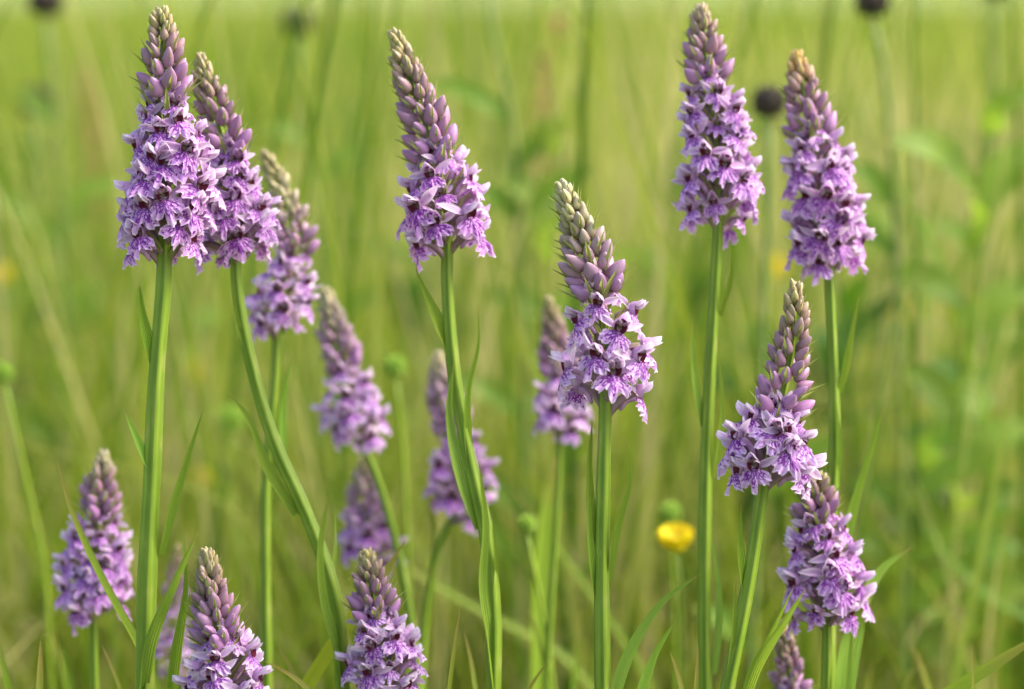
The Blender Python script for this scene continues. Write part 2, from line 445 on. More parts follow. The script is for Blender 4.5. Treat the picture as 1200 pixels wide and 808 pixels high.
def make_flower(plant, mtx, r_, col, lipcol, openness, detailed, cores):
    if detailed:
        fl = link('flower', r_.choice(CORE), plant, mtx)
        for nm, meshes, loc, rot, s, pale in flower_pose(r_, openness):
            c = lipcol if nm == 'lip' else tuple(a + (0.82 - a) * pale for a in col)
            link(nm, r_.choice(meshes), fl, loc_rot(loc, rot.to_quaternion(), s * r_.uniform(.93, 1.07)), jig(c, r_))
    else:
        k = r_.randrange(len(SOFT)); fl = link('flower', SOFT[k][0], plant, mtx, jig(col, r_))
        link('lip', SOFT[k][1], fl, Matrix.Identity(4), jig(lipcol, r_))
# flowers of the plants that stand out of focus: the same shape, sepals and petals in one mesh, the lip apart
def soft_flower(seed):
    r_ = random.Random(seed); parts = core_part(seed); lipm = None
    for nm, meshes, loc, rot, s, pale in flower_pose(r_, 1.0):
        me = r_.choice(meshes); mt = loc_rot(loc, rot.to_quaternion(), s)
        vs = [mt @ v.co for v in me.vertices]; fs = [tuple(p.vertices) for p in me.polygons]
        us = [(0, 0)] * len(vs)
        for p in me.polygons:
            for li in p.loop_indices: us[me.loops[li].vertex_index] = tuple(me.uv_layers[0].data[li].uv)
        if nm == 'lip': lipm = new_mesh('lip', vs, fs, [M['lip']], us)
        else: parts.append((vs, fs, us, 4))
    v, f, u, mi = join(parts)
    return new_mesh('soft_flower', v, f, CORE_MATS + [M['sepal']], u, mi), lipm
SOFT = [soft_flower(s + 300) for s in range(5)]

TIPC = (0.37, 0.32, 0.09); MIDC = (0.27, 0.155, 0.16); LOWC = (0.40, 0.18, 0.41)
def lerp3(a, b, t): return tuple(x + (y - x) * t for x, y in zip(a, b))

GROUP = 'spotted orchids in bloom in the meadow'
def orchid(label, axis, stem, d, hw, yf, nf, nb, seed, stemw, col=(0.60, 0.40, 0.66), lipcol=(0.62, 0.42, 0.74),
           detailed=True, d_leaf=None, leaves=(), yb=None, bract=1.0, tipcol=TIPC, budw=1.0, upface=0.0, midcol=MIDC, lean=0.0):
    """axis: spike centre line, tip first, in photo pixels; stem: going down from the spike's foot; d: distance from the camera;
    hw: half width of the flowering part (px); yf: row where buds give way to flowers; leaves: pixel paths tip .. foot"""
    r_ = random.Random(seed)
    px = d / FPX                                       # metres per photograph pixel at this distance
    A = [at(x, y, d) for x, y in axis]
    S = [at(x, y, d) for x, y in stem]
    last = S[-1]; dirv = (S[-1] - S[-2]).normalized()
    gx = last.x + dirv.x * 0.06; base = Vector((gx, last.y + 0.004, 0.0))
    mid1 = last + dirv * 0.05
    if last.z > 0.02: S += [Vector((mid1.x, last.y + 0.002, last.z * 0.55)), base]
    root = empty('spotted_orchid', base, label, 'orchid', GROUP)
    NA = 40
    ax = smooth_path(A[::-1], NA)                      # foot .. tip
    full = S[::-1] + A[::-1][1:] if (S[0] - A[-1]).length < 0.002 else S[::-1] + A[::-1]
    path = smooth_path(full, 70)
    sp_len = sum((ax[i + 1] - ax[i]).length for i in range(NA - 1))
    rad = []
    tot = sum((path[i + 1] - path[i]).length for i in range(69)); s = 0
    rs = stemw * 0.71 * px / 2
    for i in range(70):
        if i: s += (path[i] - path[i - 1]).length
        rem = (tot - s)
        rad.append(rs * (1.0 if rem > sp_len else 0.25 + 0.72 * (rem / sp_len)) * (1 + 0.32 * min(1, max(0, rem - sp_len) / 0.10)) * (1 + 0.04 * math.sin(i * 0.9 + seed)))
    off = base
    P = [p - off for p in path]
    v, f, u = tube(P, rad, 30, 0.05, 6)
    link('stem', new_mesh('orchid_stem', v, f, [M['stem']], u), root, None, (1, 1, 1))
    # where along the axis flowers stop
    rowof = lambda p: 404 - FPX * ((p - CP).dot(UP) / (p - CP).dot(FWD))
    ytop, ybot = rowof(ax[-1]), rowof(ax[0])
    long_ = smooth_path(full, 160); yl = [rowof(p) for p in long_]
    def axis_at(y):
        for i in range(158, -1, -1):
            if (yl[i] - y) * (yl[i + 1] - y) <= 0 and yl[i] != yl[i + 1]:
                k = (y - yl[i]) / (yl[i + 1] - yl[i]); return long_[i].lerp(long_[i + 1], k), (long_[min(i + 1, 159)] - long_[max(i - 1, 0)]).normalized()
        return long_[-1], (long_[-1] - long_[-2]).normalized()
    if yb is None: yb = ybot
    hwm = hw * 1.04 * px; fs_ = hwm / (14.0 * MM)             # flower scale
    ga = R(137.5); phi = r_.uniform(0, 6.28); n = 0
    lift = 7.0 * MM * fs_ / px                         # an ovary climbs this many pixels from its foot to the flower
    # flowers, lowest first
    nf = int(nf * (1.38 if detailed else 1.15))
    for i in range(nf):
        t = i / max(1, nf - 1)
        y = yb + (yf + lift * 0.62 - yb) * t ** 0.95
        p, tg = axis_at(y)
        phi += ga + r_.uniform(-.22, .22); n += 1
        side = Vector((math.cos(phi), math.sin(phi), 0)); side = (side - tg * side.dot(tg)).normalized()
        young = max(0, (t - 0.76) / 0.24); y0 = max(0, (t - 0.35) / 0.65)
        sc_ = fs_ * 0.97 * (1 - 0.30 * y0 - 0.10 * young - 0.13 * max(0, 1 - t / 0.16)) * (1 if r_.random() > .08 else .72) * r_.uniform(.92, 1.06)
        tilt = R(-8 + 10 * y0 + 20 * young + r_.uniform(-12, 14) + upface)       # look a little upwards when young
        X = (side * math.cos(tilt) + tg * math.sin(tilt)).normalized()
        Y = tg.cross(X).normalized(); Y = (Matrix.Rotation(R(r_.uniform(-22, 22)), 3, X) @ Y); Z = X.cross(Y)
        rot = Matrix((X, Y, Z)).transposed()
        foot = p + side * (rs * 0.6 - 2.4 * MM * fs_ * y0 ** 2)
        org = foot - rot @ (OV_BASE * sc_) 
        mt = Matrix.LocRotScale(org - off, rot.to_quaternion(), Vector((sc_,) * 3))
        c = lerp3(col, (0.52, 0.27, 0.60), 0.45 * young)
        make_flower(root, mt, r_, c, lerp3(lipcol, (0.50, 0.24, 0.66), 0.4 * young), 1 - 0.75 * young, detailed, None)
        # its bract
        bl = 12 * MM * fs_ * r_.uniform(.85, 1.2) * bract
        Zb = (side * 0.62 + tg * 0.78 + Vector((r_.uniform(-.1, .1), r_.uniform(-.1, .1), 0))).normalized()
        Xb = (tg - Zb * tg.dot(Zb)).normalized(); Yb = Zb.cross(Xb); rb = Matrix((Xb, Yb, Zb)).transposed()
        link('bract', r_.choice(BRACT), root, Matrix.LocRotScale(p + side * rs * .5 - tg * 1.0 * MM - off, rb.to_quaternion(), Vector((bl, bl, bl))), jig((1, 1, 1), r_))
    # buds up to the tip
    nb = int(nb * 1.55)
    yb0 = yf + lift * 0.55
    for i in range(nb):
        t = (i + 0.5) / nb; tt = 1 - (1 - t) ** 1.0
        # spacing tightens towards the tip
        y = yb0 + (ytop + 1.5 - yb0) * (1 - (1 - tt) ** 1.35) 
        p, tg = axis_at(y)
        phi += ga + r_.uniform(-.28, .28)
        side = Vector((math.cos(phi), math.sin(phi), 0)); side = (side - tg * side.dot(tg)).normalized()
        size = (0.33 + 0.52 * (1 - t) ** 0.9) * fs_
        al = R(12 + 36 * (1 - t) ** 1.2 + r_.uniform(-9, 10))
        Zb = (tg * math.cos(al) + side * math.sin(al)).normalized()
        Xb = (side - Zb * side.dot(Zb)).normalized(); Yb = Zb.cross(Xb)
        rot = Matrix((Xb, Yb, Zb)).transposed()
        rad0 = (0.35 + 3.5 * (1 - t) ** 0.9) * MM * fs_
        vs_ = r_.uniform(.84, 1.14); bw = 2.2 * MM * size * budw * vs_ * r_.uniform(.92, 1.08); bl = 2.25 * MM * size * vs_ * r_.uniform(.9, 1.12)
        pos = p + side * rad0
        if t < 0.45: c = lerp3(LOWC, midcol, t / 0.45)
        else: c = lerp3(midcol, tipcol, min(1, (t - 0.45) / 0.35))
        link('bud', r_.choice(BUD), root, Matrix.LocRotScale(pos - off, (rot @ Matrix.Rotation(r_.uniform(0, 6), 3, 'Z')).to_quaternion(), Vector((bw, bw, bl))), jig(c, r_, .1))
        if r_.random() < 0.9:
            bl2 = (5.9 * (1 - t) ** 0.6 + 2.0) * MM * fs_ * r_.uniform(.85, 1.15) * bract
            al2 = al + R(r_.uniform(2, 10)); Zb = (tg * math.cos(al2) + side * math.sin(al2)).normalized()
            Xb = -(side - Zb * side.dot(Zb)).normalized(); Yb = Zb.cross(Xb); rb = Matrix((Xb, Yb, Zb)).transposed()
            link('bract', r_.choice(BRACT), root, Matrix.LocRotScale(pos + side * bw * .75 - tg * bl * .6 - off, rb.to_quaternion(), Vector((bl2, bl2, bl2))), jig((1.2, 1.15, 1.0), r_))
    # small terminal cluster
    for spec in leaves:
        lp, wpx = spec[0], spec[1]; dd = spec[2] if len(spec) > 2 else -0.004; tw = spec[3] if len(spec) > 3 else (0.5, 0.1)
        k = len(lp)
        pts = [at(x, y, d + dd * (1 - j / (k - 1))) for j, (x, y) in enumerate(lp)][::-1]
        pth = smooth_path(pts, 24)
        hwl = [wpx * 1.35 * px / 2 * max(0.03, (0.75 + 0.25 * math.sin(math.pi * min(1, q * 1.6))) * (1 - q ** 3.2)) for q in np.linspace(0, 1, 24)]
        v, f, u = ribbon([p - off for p in pth], hwl, Vector((r_.uniform(0, .5), -1, 0.3)), 0.5, tw)
        link('leaf', new_mesh('orchid_leaf', v, f, [M['leaf']], u), root, None, jig(spec[4] if len(spec) > 4 else r_.choice([(1, 1, 1), (1.25, 1.3, 2.4), (1.1, 1.1, 1.3)]), r_, .12, 2))
    return root

F0 = FOCUS
PINK = (0.64, 0.33, 0.67); PINKL = (0.62, 0.28, 0.69)
PALE = (0.68, 0.42, 0.70); PALEL = (0.66, 0.39, 0.73)
orchid('leftmost of the tall orchids, fullest lilac flower spike on a straight thick ridged stem',
       [(190, 16), (194, 110), (199, 210), (194, 262)], [(194, 262), (192, 330), (184, 430), (178, 560), (172, 690), (170, 808)],
       F0 + 0.012, 60, 104, 37, 30, 1, 25, yb=312, col=PINK, lipcol=PINKL,
       leaves=[([(163, 333), (168, 375), (180, 430)], 11), ([(146, 482), (162, 520), (182, 562)], 10), ([(239, 478), (222, 530), (203, 590), (188, 650)], 9), ([(232, 622), (200, 690), (174, 750), (163, 830)], 16, -0.03, (0.7, 0.2)), ([(213, 612), (216, 690), (205, 760), (196, 840)], 12, -0.02, (0.2, 0.9))])
orchid('lilac orchid tight behind the fullest spike, its bright stem slanting down to the right',
       [(235, 70), (252, 130), (271, 200), (275, 272)], [(275, 272), (278, 340), (295, 430), (322, 520), (362, 610), (392, 700), (402, 808)],
       F0 + 0.038, 56, 172, 28, 34, 2, 19, yb=315, col=(0.64, 0.34, 0.67), lipcol=(0.62, 0.27, 0.68),
       leaves=[([(268, 460), (290, 490), (310, 545), (345, 605)], 12), ([(272, 345), (280, 385), (292, 420)], 7), ([(385, 580), (374, 640), (376, 700), (398, 790), (404, 830)], 17, -0.01, (0.9, 0.2)), ([(392, 590), (392, 640), (388, 690), (400, 760)], 9, 0.01, (0.4, 1.2))])
orchid('soft pale orchid half hidden behind the orchid with the slanting stem',
       [(310, 180), (330, 225), (344, 268), (340, 325), (327, 375)], [(326, 375), (323, 430), (312, 560), (311, 690), (313, 808)],
       F0 + 0.10, 46, 290, 18, 36, 3, 15, yb=398, col=PALE, lipcol=PALEL, detailed=False, midcol=(0.44, 0.38, 0.20), leaves=[([(342, 420), (332, 470), (330, 540)], 8)])
orchid('orchid with a long bent bud tip on a bowed stem near the centre top',
       [(463, 42), (483, 100), (507, 170), (523, 268)], [(523, 268), (524, 330), (531, 430), (550, 540), (572, 640), (578, 720), (578, 808)],
       F0 + 0.032, 60, 176, 18, 48, 4, 20, yb=303, col=(0.65, 0.34, 0.68), lipcol=(0.64, 0.25, 0.68),
       leaves=[([(486, 312), (505, 360), (526, 410)], 12), ([(560, 358), (561, 400), (548, 460), (549, 530), (560, 600)], 8), ([(532, 425), (526, 480), (540, 560), (560, 620)], 13), ([(561, 540), (568, 620), (563, 690), (572, 760), (577, 830)], 16, -0.01, (1.2, 0.0)), ([(576, 600), (580, 650), (578, 760)], 8)])
orchid('crisp central orchid with cream bud tip, few open flowers and green stem between them',
       [(659, 219), (680, 275), (703, 350), (711, 420), (710, 460)], [(710, 460), (707, 560), (705, 680), (706, 808)],
       F0, 62, 334, 14, 42, 5, 22, yb=488, col=(0.64, 0.39, 0.70), lipcol=(0.63, 0.34, 0.72), bract=1.1, tipcol=(0.50, 0.46, 0.20), midcol=(0.34, 0.29, 0.18),
       leaves=[([(694, 492), (690, 560), (695, 640)], 9, -0.003), ([(690, 575), (691, 640), (698, 700)], 10, -0.004), ([(733, 512), (738, 560), (722, 620), (713, 680)], 8), ([(822, 672), (780, 702), (742, 755), (712, 840)], 11, -0.006, (0, 0.1), (1.35, 1.45, 3.0)), ([(792, 727), (768, 765), (742, 840)], 10, -0.004, (0, 0.1), (1.35, 1.45, 3.0))])
orchid('evenly tapered lilac orchid with straight stem, left of the dark round knapweed bud',
       [(822, 12), (828, 80), (838, 150), (842, 232)], [(842, 232), (838, 330), (831, 450), (826, 600), (825, 720), (826, 808)],
       F0 + 0.050, 54, 84, 31, 26, 6, 17, yb=275, col=PINK, lipcol=PINKL, tipcol=(0.42, 0.31, 0.14),
       leaves=[([(857, 280), (856, 325), (843, 370)], 6), ([(812, 378), (812, 430), (822, 500)], 8), ([(842, 418), (846, 470), (838, 560)], 7), ([(834, 620), (842, 700), (836, 790)], 8)])
orchid('lilac orchid with a golden yellow bud tip, rightmost of the tall ones',
       [(933, 66), (945, 130), (962, 210), (970, 300)], [(970, 300), (975, 400), (978, 500), (974, 620), (972, 730), (972, 808)],
       F0 + 0.064, 56, 146, 30, 28, 7, 16, yb=328, col=PINK, lipcol=PINKL, tipcol=(0.62, 0.40, 0.06),
       leaves=[([(1006, 347), (996, 400), (984, 460)], 7), ([(1036, 478), (1016, 540), (998, 600), (984, 690)], 10), ([(978, 460), (982, 520), (978, 590)], 8)])
orchid('crisp orchid with tan bud cone over white winged flowers on a slanting stem',
       [(932, 336), (929, 400), (914, 480), (902, 530), (896, 560)], [(896, 560), (884, 640), (872, 710), (862, 760), (852, 808)],
       F0 + 0.002, 60, 474, 17, 38, 18, 21, yb=578, col=(0.63, 0.38, 0.69), lipcol=(0.64, 0.37, 0.73), tipcol=(0.36, 0.29, 0.10),
       leaves=[([(868, 590), (866, 640), (872, 700)], 11, -0.005), ([(944, 690), (915, 735), (885, 780), (868, 830)], 12, -0.02), ([(931, 686), (912, 725), (892, 765), (874, 800)], 6, -0.018), ([(862, 680), (858, 750), (848, 830)], 9)])
orchid('blurred orchid with dark dense buds behind the slanting pair of stems and the bowed stem',
       [(383, 343), (395, 400), (413, 455), (420, 510)], [(420, 510), (438, 550), (460, 620), (480, 720), (490, 808)],
       F0 + 0.15, 46, 425, 17, 40, 9, 13, yb=528, col=PALE, lipcol=PALEL, detailed=False, midcol=(0.30, 0.20, 0.24), tipcol=(0.42, 0.38, 0.16))
orchid('blurred orchid directly behind the bowed stem, flowers showing on both sides of it',
       [(513, 418), (523, 480), (540, 540), (535, 590)], [(535, 590), (515, 640), (500, 710), (492, 808)],
       F0 + 0.16, 46, 495, 17, 36, 10, 12, yb=615, col=PINK, lipcol=PINKL, detailed=False, midcol=(0.38, 0.25, 0.32), tipcol=(0.44, 0.40, 0.16))
orchid('small blurred orchid just left of and behind the crisp central one',
       [(643, 352), (650, 400), (657, 450), (656, 500)], [(656, 500), (655, 560), (650, 640), (640, 808)],
       F0 + 0.15, 42, 432, 15, 34, 11, 10, yb=520, col=PALE, lipcol=PALEL, detailed=False)
orchid('small blurred orchid low down behind the yellowing brown tipped blade',
       [(428, 538), (427, 580), (432, 620), (432, 655)], [(432, 655), (434, 720), (436, 808)],
       F0 + 0.165, 43, 602, 13, 28, 12, 10, yb=668, col=PINK, lipcol=PINKL, detailed=False, midcol=(0.38, 0.27, 0.30))
orchid('short soft orchid near the lower left edge, crossed by a thin grass blade',
       [(121, 535), (118, 580), (113, 640), (110, 705)], [(110, 705), (110, 750), (111, 808)],
       F0 + 0.09, 50, 595, 24, 28, 13, 14, yb=728, col=PINK, lipcol=PINKL, tipcol=(0.46, 0.42, 0.20), leaves=[([(70, 740), (78, 780), (90, 850)], 8)])
orchid('full lilac orchid under the crisp tan budded one, in front of a broad arching leaf',
       [(958, 560), (958, 592), (964, 650), (968, 715)], [(968, 715), (969, 760), (968, 808)],
       F0 + 0.046, 54, 595, 24, 20, 14, 16, yb=738, col=PINK, lipcol=PINKL, leaves=[([(1068, 642), (1036, 664), (1010, 705), (994, 760), (984, 840)], 21, 0.01, (-0.1, 0.1), (1.3, 1.4, 2.6)), ([(1000, 725), (996, 770), (990, 830)], 9)])
orchid('crisp half opened orchid at the bottom left with tall olive and mauve bud cone',
       [(243, 650), (250, 710), (262, 770), (266, 850)], [(266, 850), (262, 950), (258, 1060)],
       F0 - 0.004, 56, 742, 16, 50, 15, 20, col=(0.62, 0.36, 0.66), lipcol=(0.62, 0.34, 0.68), tipcol=(0.34, 0.29, 0.09))
orchid('orchid at the bottom with slender bud tip beside the yellowing brown tipped leaf',
       [(430, 650), (437, 700), (447, 760), (456, 830)], [(456, 830), (458, 950), (460, 1060)],
       F0 + 0.03, 52, 712, 19, 38, 16, 18, PALE, PALEL, tipcol=(0.42, 0.35, 0.11), budw=0.9)
orchid('blurred bud spike cut off by the lower edge, beside the broad arching leaf',
       [(916, 733), (922, 770), (927, 820), (930, 880)], [(930, 880), (930, 960), (930, 1040)],
       F0 + 0.08, 38, 800, 14, 30, 17, 14, PINK, PINKL, detailed=False)
orchid('dim blurred orchid between the thick straight stem and the crisp half opened bud cone',
       [(208, 640), (205, 690), (202, 740), (200, 800)], [(200, 800), (200, 900), (200, 1000)],
       F0 + 0.17, 26, 700, 14, 24, 19, 9, PALE, PALEL, detailed=False)

# ------------------------------------------------------------------ grass blades and culms that can be told apart
def blade(label, pts, wpx, d, dd=0.0, tw=(0.3, 0.6), col=(1, 1, 1), mat='leaf', name='grass_blade', ground=True, group='single grass blades among the orchids', seed=0):
    r_ = random.Random(seed + len(label)); px = d / FPX; k = len(pts)
    P = [at(x, y, d + dd * (1 - j / (k - 1))) for j, (x, y) in enumerate(pts)][::-1]     # foot .. tip
    if ground and P[0].z > 0.03:
        dv = (P[0] - P[1]).normalized(); q = P[0] + dv * 0.04
        P = [Vector((q.x + dv.x * 0.03, q.y, 0.0)), Vector((q.x, q.y, P[0].z * 0.5))] + P
    base = P[0].copy()
    pth = smooth_path([p - base for p in P], 64)
    tot = sum((P[i + 1] - P[i]).length for i in range(len(P) - 1)); vis = sum((P[i + 1] - P[i]).length for i in range(len(P) - k, len(P) - 1))
    q0 = 1 - 0.75 * vis / tot
    hwl = [wpx * 1.2 * px / 2 * max(0.03, 1 - max(0, (q - q0) / (1 - q0)) ** 2.6) for q in np.linspace(0, 1, 64)]
    v, f, u = ribbon(pth, hwl, Vector((r_.uniform(0, .5), -1, 0.3)), 0.45, tw)
    o = link(name, new_mesh(name, v, f, [M[mat]], u), None, None, col); o.location = base
    tag(o, label, 'grass' if name == 'grass_blade' else 'leaf', group); return o
blade('thin green grass blade slanting across the short soft orchid at the left', [(66, 538), (84, 600), (116, 672), (164, 760)], 8, F0 + 0.02, tw=(0.1, 0.5), col=(1.25, 1.15, 1))
blade('yellowing grass blade with a charred brown tip beside the bottom orchid', [(474, 634), (450, 672), (410, 725), (352, 815)], 15, F0 + 0.045, tw=(0.2, 0.4), col=(1.9, 1.35, 0.8))
blade('long green grass blade rising into the lower right corner', [(1230, 738), (1180, 768), (1120, 806), (1060, 850)], 15, F0 + 0.03, tw=(0.2, 0.4), col=(1.25, 1.15, 1))
blade('blurred blade crossing low behind the two central stems', [(590, 560), (640, 625), (695, 700), (760, 800)], 7, F0 + 0.28, col=(1.1, 1.05, 1))
blade('pale blurred blade lying flat behind the bowed stem', [(440, 640), (500, 680), (560, 715), (660, 770)], 9, F0 + 0.3, col=(1.3, 1.15, 1.5))
blade('straw coloured blurred blade crossing low at the left', [(0, 510), (60, 530), (130, 545), (260, 590)], 5, F0 + 0.35, col=(1.5, 1.1, 1.6))
blade('broad blurred green leaf standing behind the small orchid stem at the centre', [(655, 520), (640, 590), (632, 680), (630, 820)], 26, F0 + 0.22, col=(1.2, 1.15, 1))
blade('thin blade curving out at the lower middle beside the slanting stem', [(310, 775), (345, 795), (380, 830)], 6, F0 + 0.02, col=(1.2, 1.1, 1))
blade('pale slanting blade far behind the lower right corner', [(1192, 400), (1172, 520), (1140, 690), (1112, 830)], 12, F0 + 0.28, col=(1.4, 1.15, 1.6))
blade('blurred grass blade arching high at the right edge', [(1195, 540), (1120, 610), (1040, 560), (1020, 500)], 10, F0 + 0.6, col=(1.0, 1.05, 1))
blade('slim blade upright left of the evenly tapered orchid stem low down', [(818, 755), (816, 790), (812, 850)], 6, F0 + 0.02)
blade('slim blade standing right of the bottom orchid stem at the centre', [(500, 560), (508, 640), (497, 730), (492, 830)], 10, F0 + 0.16, col=(1.3, 1.2, 1.2))

blade('bright green blurred blade slanting down to the right beside the golden tipped orchid', [(1000, 150), (1060, 230), (1110, 330), (1150, 470)], 9, F0 + 0.45, col=(1.1, 1.25, 0.9))
blade('bright blurred grass blade low at the right, leaning left', [(1100, 200), (1080, 330), (1110, 500), (1150, 700)], 8, F0 + 0.5, col=(1.1, 1.25, 0.9))
blade('soft green blade bowing over the lower right meadow', [(1060, 560), (1100, 640), (1160, 700), (1230, 740)], 10, F0 + 0.4, col=(0.8, 1.0, 0.9))

rb_ = random.Random(31)
WHERE = {18: 'in the bottom left corner', 52: 'near the bottom left corner, left of the short soft orchid stem', 86: 'just left of the short soft orchid stem',
         140: 'between the short soft orchid stem and the thick straight stem', 228: 'at the foot of the crisp half opened bud cone', 330: 'just right of the crisp half opened orchid',
         352: 'left of the slanting stem foot', 520: 'left of the bowed stem foot', 560: 'touching the bowed stem foot', 600: 'just right of the bowed stem foot',
         640: 'under the green seed head near the centre', 672: 'just left of the central stem foot', 760: 'under the open buttercup, left of its stem', 800: 'between the open buttercup stem and the straight stem',
         1010: 'just right of the broad arching leaf', 1050: 'second to the right of the broad arching leaf', 1090: 'in the gap left of the lower right corner blade',
         1140: 'under the long blade of the lower right corner', 1175: 'in the bottom right corner'}
for x0 in WHERE:
    ln = rb_.uniform(-38, 38); y1 = rb_.uniform(690, 775); x1 = x0 + rb_.uniform(-10, 10)
    blade('short fine grass blade ' + WHERE[x0], [(x1 + ln, y1), (x1 + ln * .45, (y1 + 830) / 2), (x1, 835)], rb_.uniform(4, 8), F0 + rb_.uniform(-0.01, 0.22),
          col=rb_.choice([(1.1, 1.15, .9), (1.3, 1.3, 1.8), (1.5, 1.2, 1.2), (.9, 1.0, .9)]), group='fine blades along the lower edge', seed=int(x0))

# ------------------------------------------------------------------ herbs of the meadow behind
def stalk(parent, P, r0, r1, base, mat='stem', col=(1, 1, 1)):
    pth = smooth_path([p - base for p in P], 22)
    v, f, u = tube(pth, list(np.linspace(r0, r1, 22)), 8, 0.03, 5)
    return link('stem', new_mesh('herb_stem', v, f, [M[mat]], u), parent, None, col)
def down(P):
    dv = (P[0] - P[1]).normalized(); q = P[0] + dv * 0.05
    return [Vector((q.x + dv.x * 0.02, q.y, 0)), Vector((q.x, q.y, P[0].z * 0.5))] + P
PETB = []
for s in range(2):
    v, f, u = petal(1.0, 1.35, 0.45, 0.30 + 0.1 * s, 0.5, 0, 6, 6, 0.58); PETB.append(new_mesh('buttercup_petal', v, f, [M['yellow']], u))
def buttercup(label, px_, py_, wpx, d, stem=None, seed=0, tilt=10):
    r_ = random.Random(seed); c = at(px_, py_, d); s = wpx * d / FPX / 2
    P = [at(x, y, d) for x, y in (stem or [(px_ + 6, py_ + 60), (px_ + 14, py_ + 180)])][::-1]
    P = down(P) if P[0].z > 0.03 else P
    root = empty('buttercup', P[0], label, 'buttercup', 'yellow buttercups behind the orchids'); b = P[0].copy()
    stalk(root, P + [c - Vector((0, 0, 0.25 * s))], 0.7 * MM, 0.5 * MM, b, col=(0.8, 0.8, 1))
    T = Matrix.Rotation(R(tilt + 12), 4, 'X') @ Matrix.Rotation(R(r_.uniform(-10, 10)), 4, 'Y')
    for k in range(5):
        m = Matrix.Translation(c - b) @ T @ Matrix.Rotation(k * 2 * math.pi / 5 - math.pi / 2, 4, 'Z') @ Matrix.Rotation(R(56), 4, 'Y') @ Matrix.Rotation(math.pi, 4, 'Z') @ Matrix.Scale(s * 1.5, 4)
        link('petal', r_.choice(PETB), root, m)
    v, f, u = ell(0.55 * s, 0.55 * s, 0.36 * s, 12, 8); link('centre', new_mesh('buttercup_centre', v, f, [M['anther']], u), root, Matrix.Translation(c - b) @ T)
    return root
buttercup('glossy yellow buttercup open between the central stem and the straight pale stem', 794, 646, 42, F0 + 0.2, [(797, 690), (800, 760), (798, 830)], 1, 4)
buttercup('faint yellow buttercup low at the left between the thick stem and the slanting stem', 238, 568, 22, F0 + 0.6, seed=2)
buttercup('yellow buttercup cut by the left edge of the meadow view', 3, 332, 26, F0 + 0.8, seed=3)
buttercup('washed out yellow bloom above the faint buttercup at the left', 232, 452, 34, F0 + 1.0, seed=4)
buttercup('orange yellow bloom hidden partly behind the golden tipped orchid', 908, 326, 30, F0 + 0.8, seed=5)
buttercup('pale yellow bloom at the right of the golden tipped orchid, lower one', 1048, 382, 36, F0 + 1.0, seed=6)
buttercup('pale yellow bloom farthest to the right among the distant ones', 1118, 366, 30, F0 + 1.1, seed=7)
buttercup('tiny distant yellow bloom left of the thick straight stem', 66, 398, 24, F0 + 1.1, seed=8)
buttercup('small distant yellow bloom behind the tan bud cone stem', 1014, 560, 16, F0 + 1.0, seed=9)

def seed_head(label, px_, py_, wpx, d, stem, seed=0):
    c = at(px_, py_, d); s = wpx * d / FPX / 2; r_ = random.Random(seed)
    P = down([at(x, y, d) for x, y in stem][::-1]); b = P[0].copy()
    root = empty('buttercup_seed_head', b, label, 'seed head', 'green seed heads on thin stems')
    stalk(root, P + [c - Vector((0, 0, s * .7))], 0.9 * MM, 0.7 * MM, b, col=(1.2, 1.15, 1))
    parts = []
    for k in range(60):                      # little beaked achenes round a core
        z = 1 - 2 * (k + .5) / 60; ph = k * 2.39996; rr = math.sqrt(max(0, 1 - z * z))
        dv = Vector((rr * math.cos(ph), rr * math.sin(ph), z))
        m = Matrix.Translation(c - b + dv * s * 0.55) @ dv.to_track_quat('Z', 'Y').to_matrix().to_4x4()
        parts.append((*xf(ell(s * .18, s * .12, s * .25, 6, 4, .5), m), 0))
    parts.append((*xf(ell(s * .7, s * .7, s * .7, 12, 8), Matrix.Translation(c - b - Vector((0, 0, s * .7)))), 0))
    v, f, u, mi = join(parts); link('seed_cluster', new_mesh('achenes', v, f, [M['seed']], u), root)
seed_head('green seed head just above the open buttercup', 785, 601, 26, F0 + 0.26, [(787, 640), (790, 720), (792, 820)], 1)
seed_head('green seed head between the bowed stem and the crisp central stem', 617, 615, 23, F0 + 0.17, [(622, 650), (640, 740), (650, 820)], 2)
seed_head('green round head between the blurred orchid with dark buds and the bowed stem', 463, 430, 26, F0 + 0.25, [(470, 500), (478, 640), (480, 800)], 3)
seed_head('dark green round head right of the thick straight stem', 270, 492, 34, F0 + 0.4, [(272, 560), (276, 680), (280, 800)], 4)
seed_head('green head on a curved pale stem at the left edge', 4, 437, 24, F0 + 0.24, [(12, 480), (30, 560), (48, 640), (60, 800)], 5)

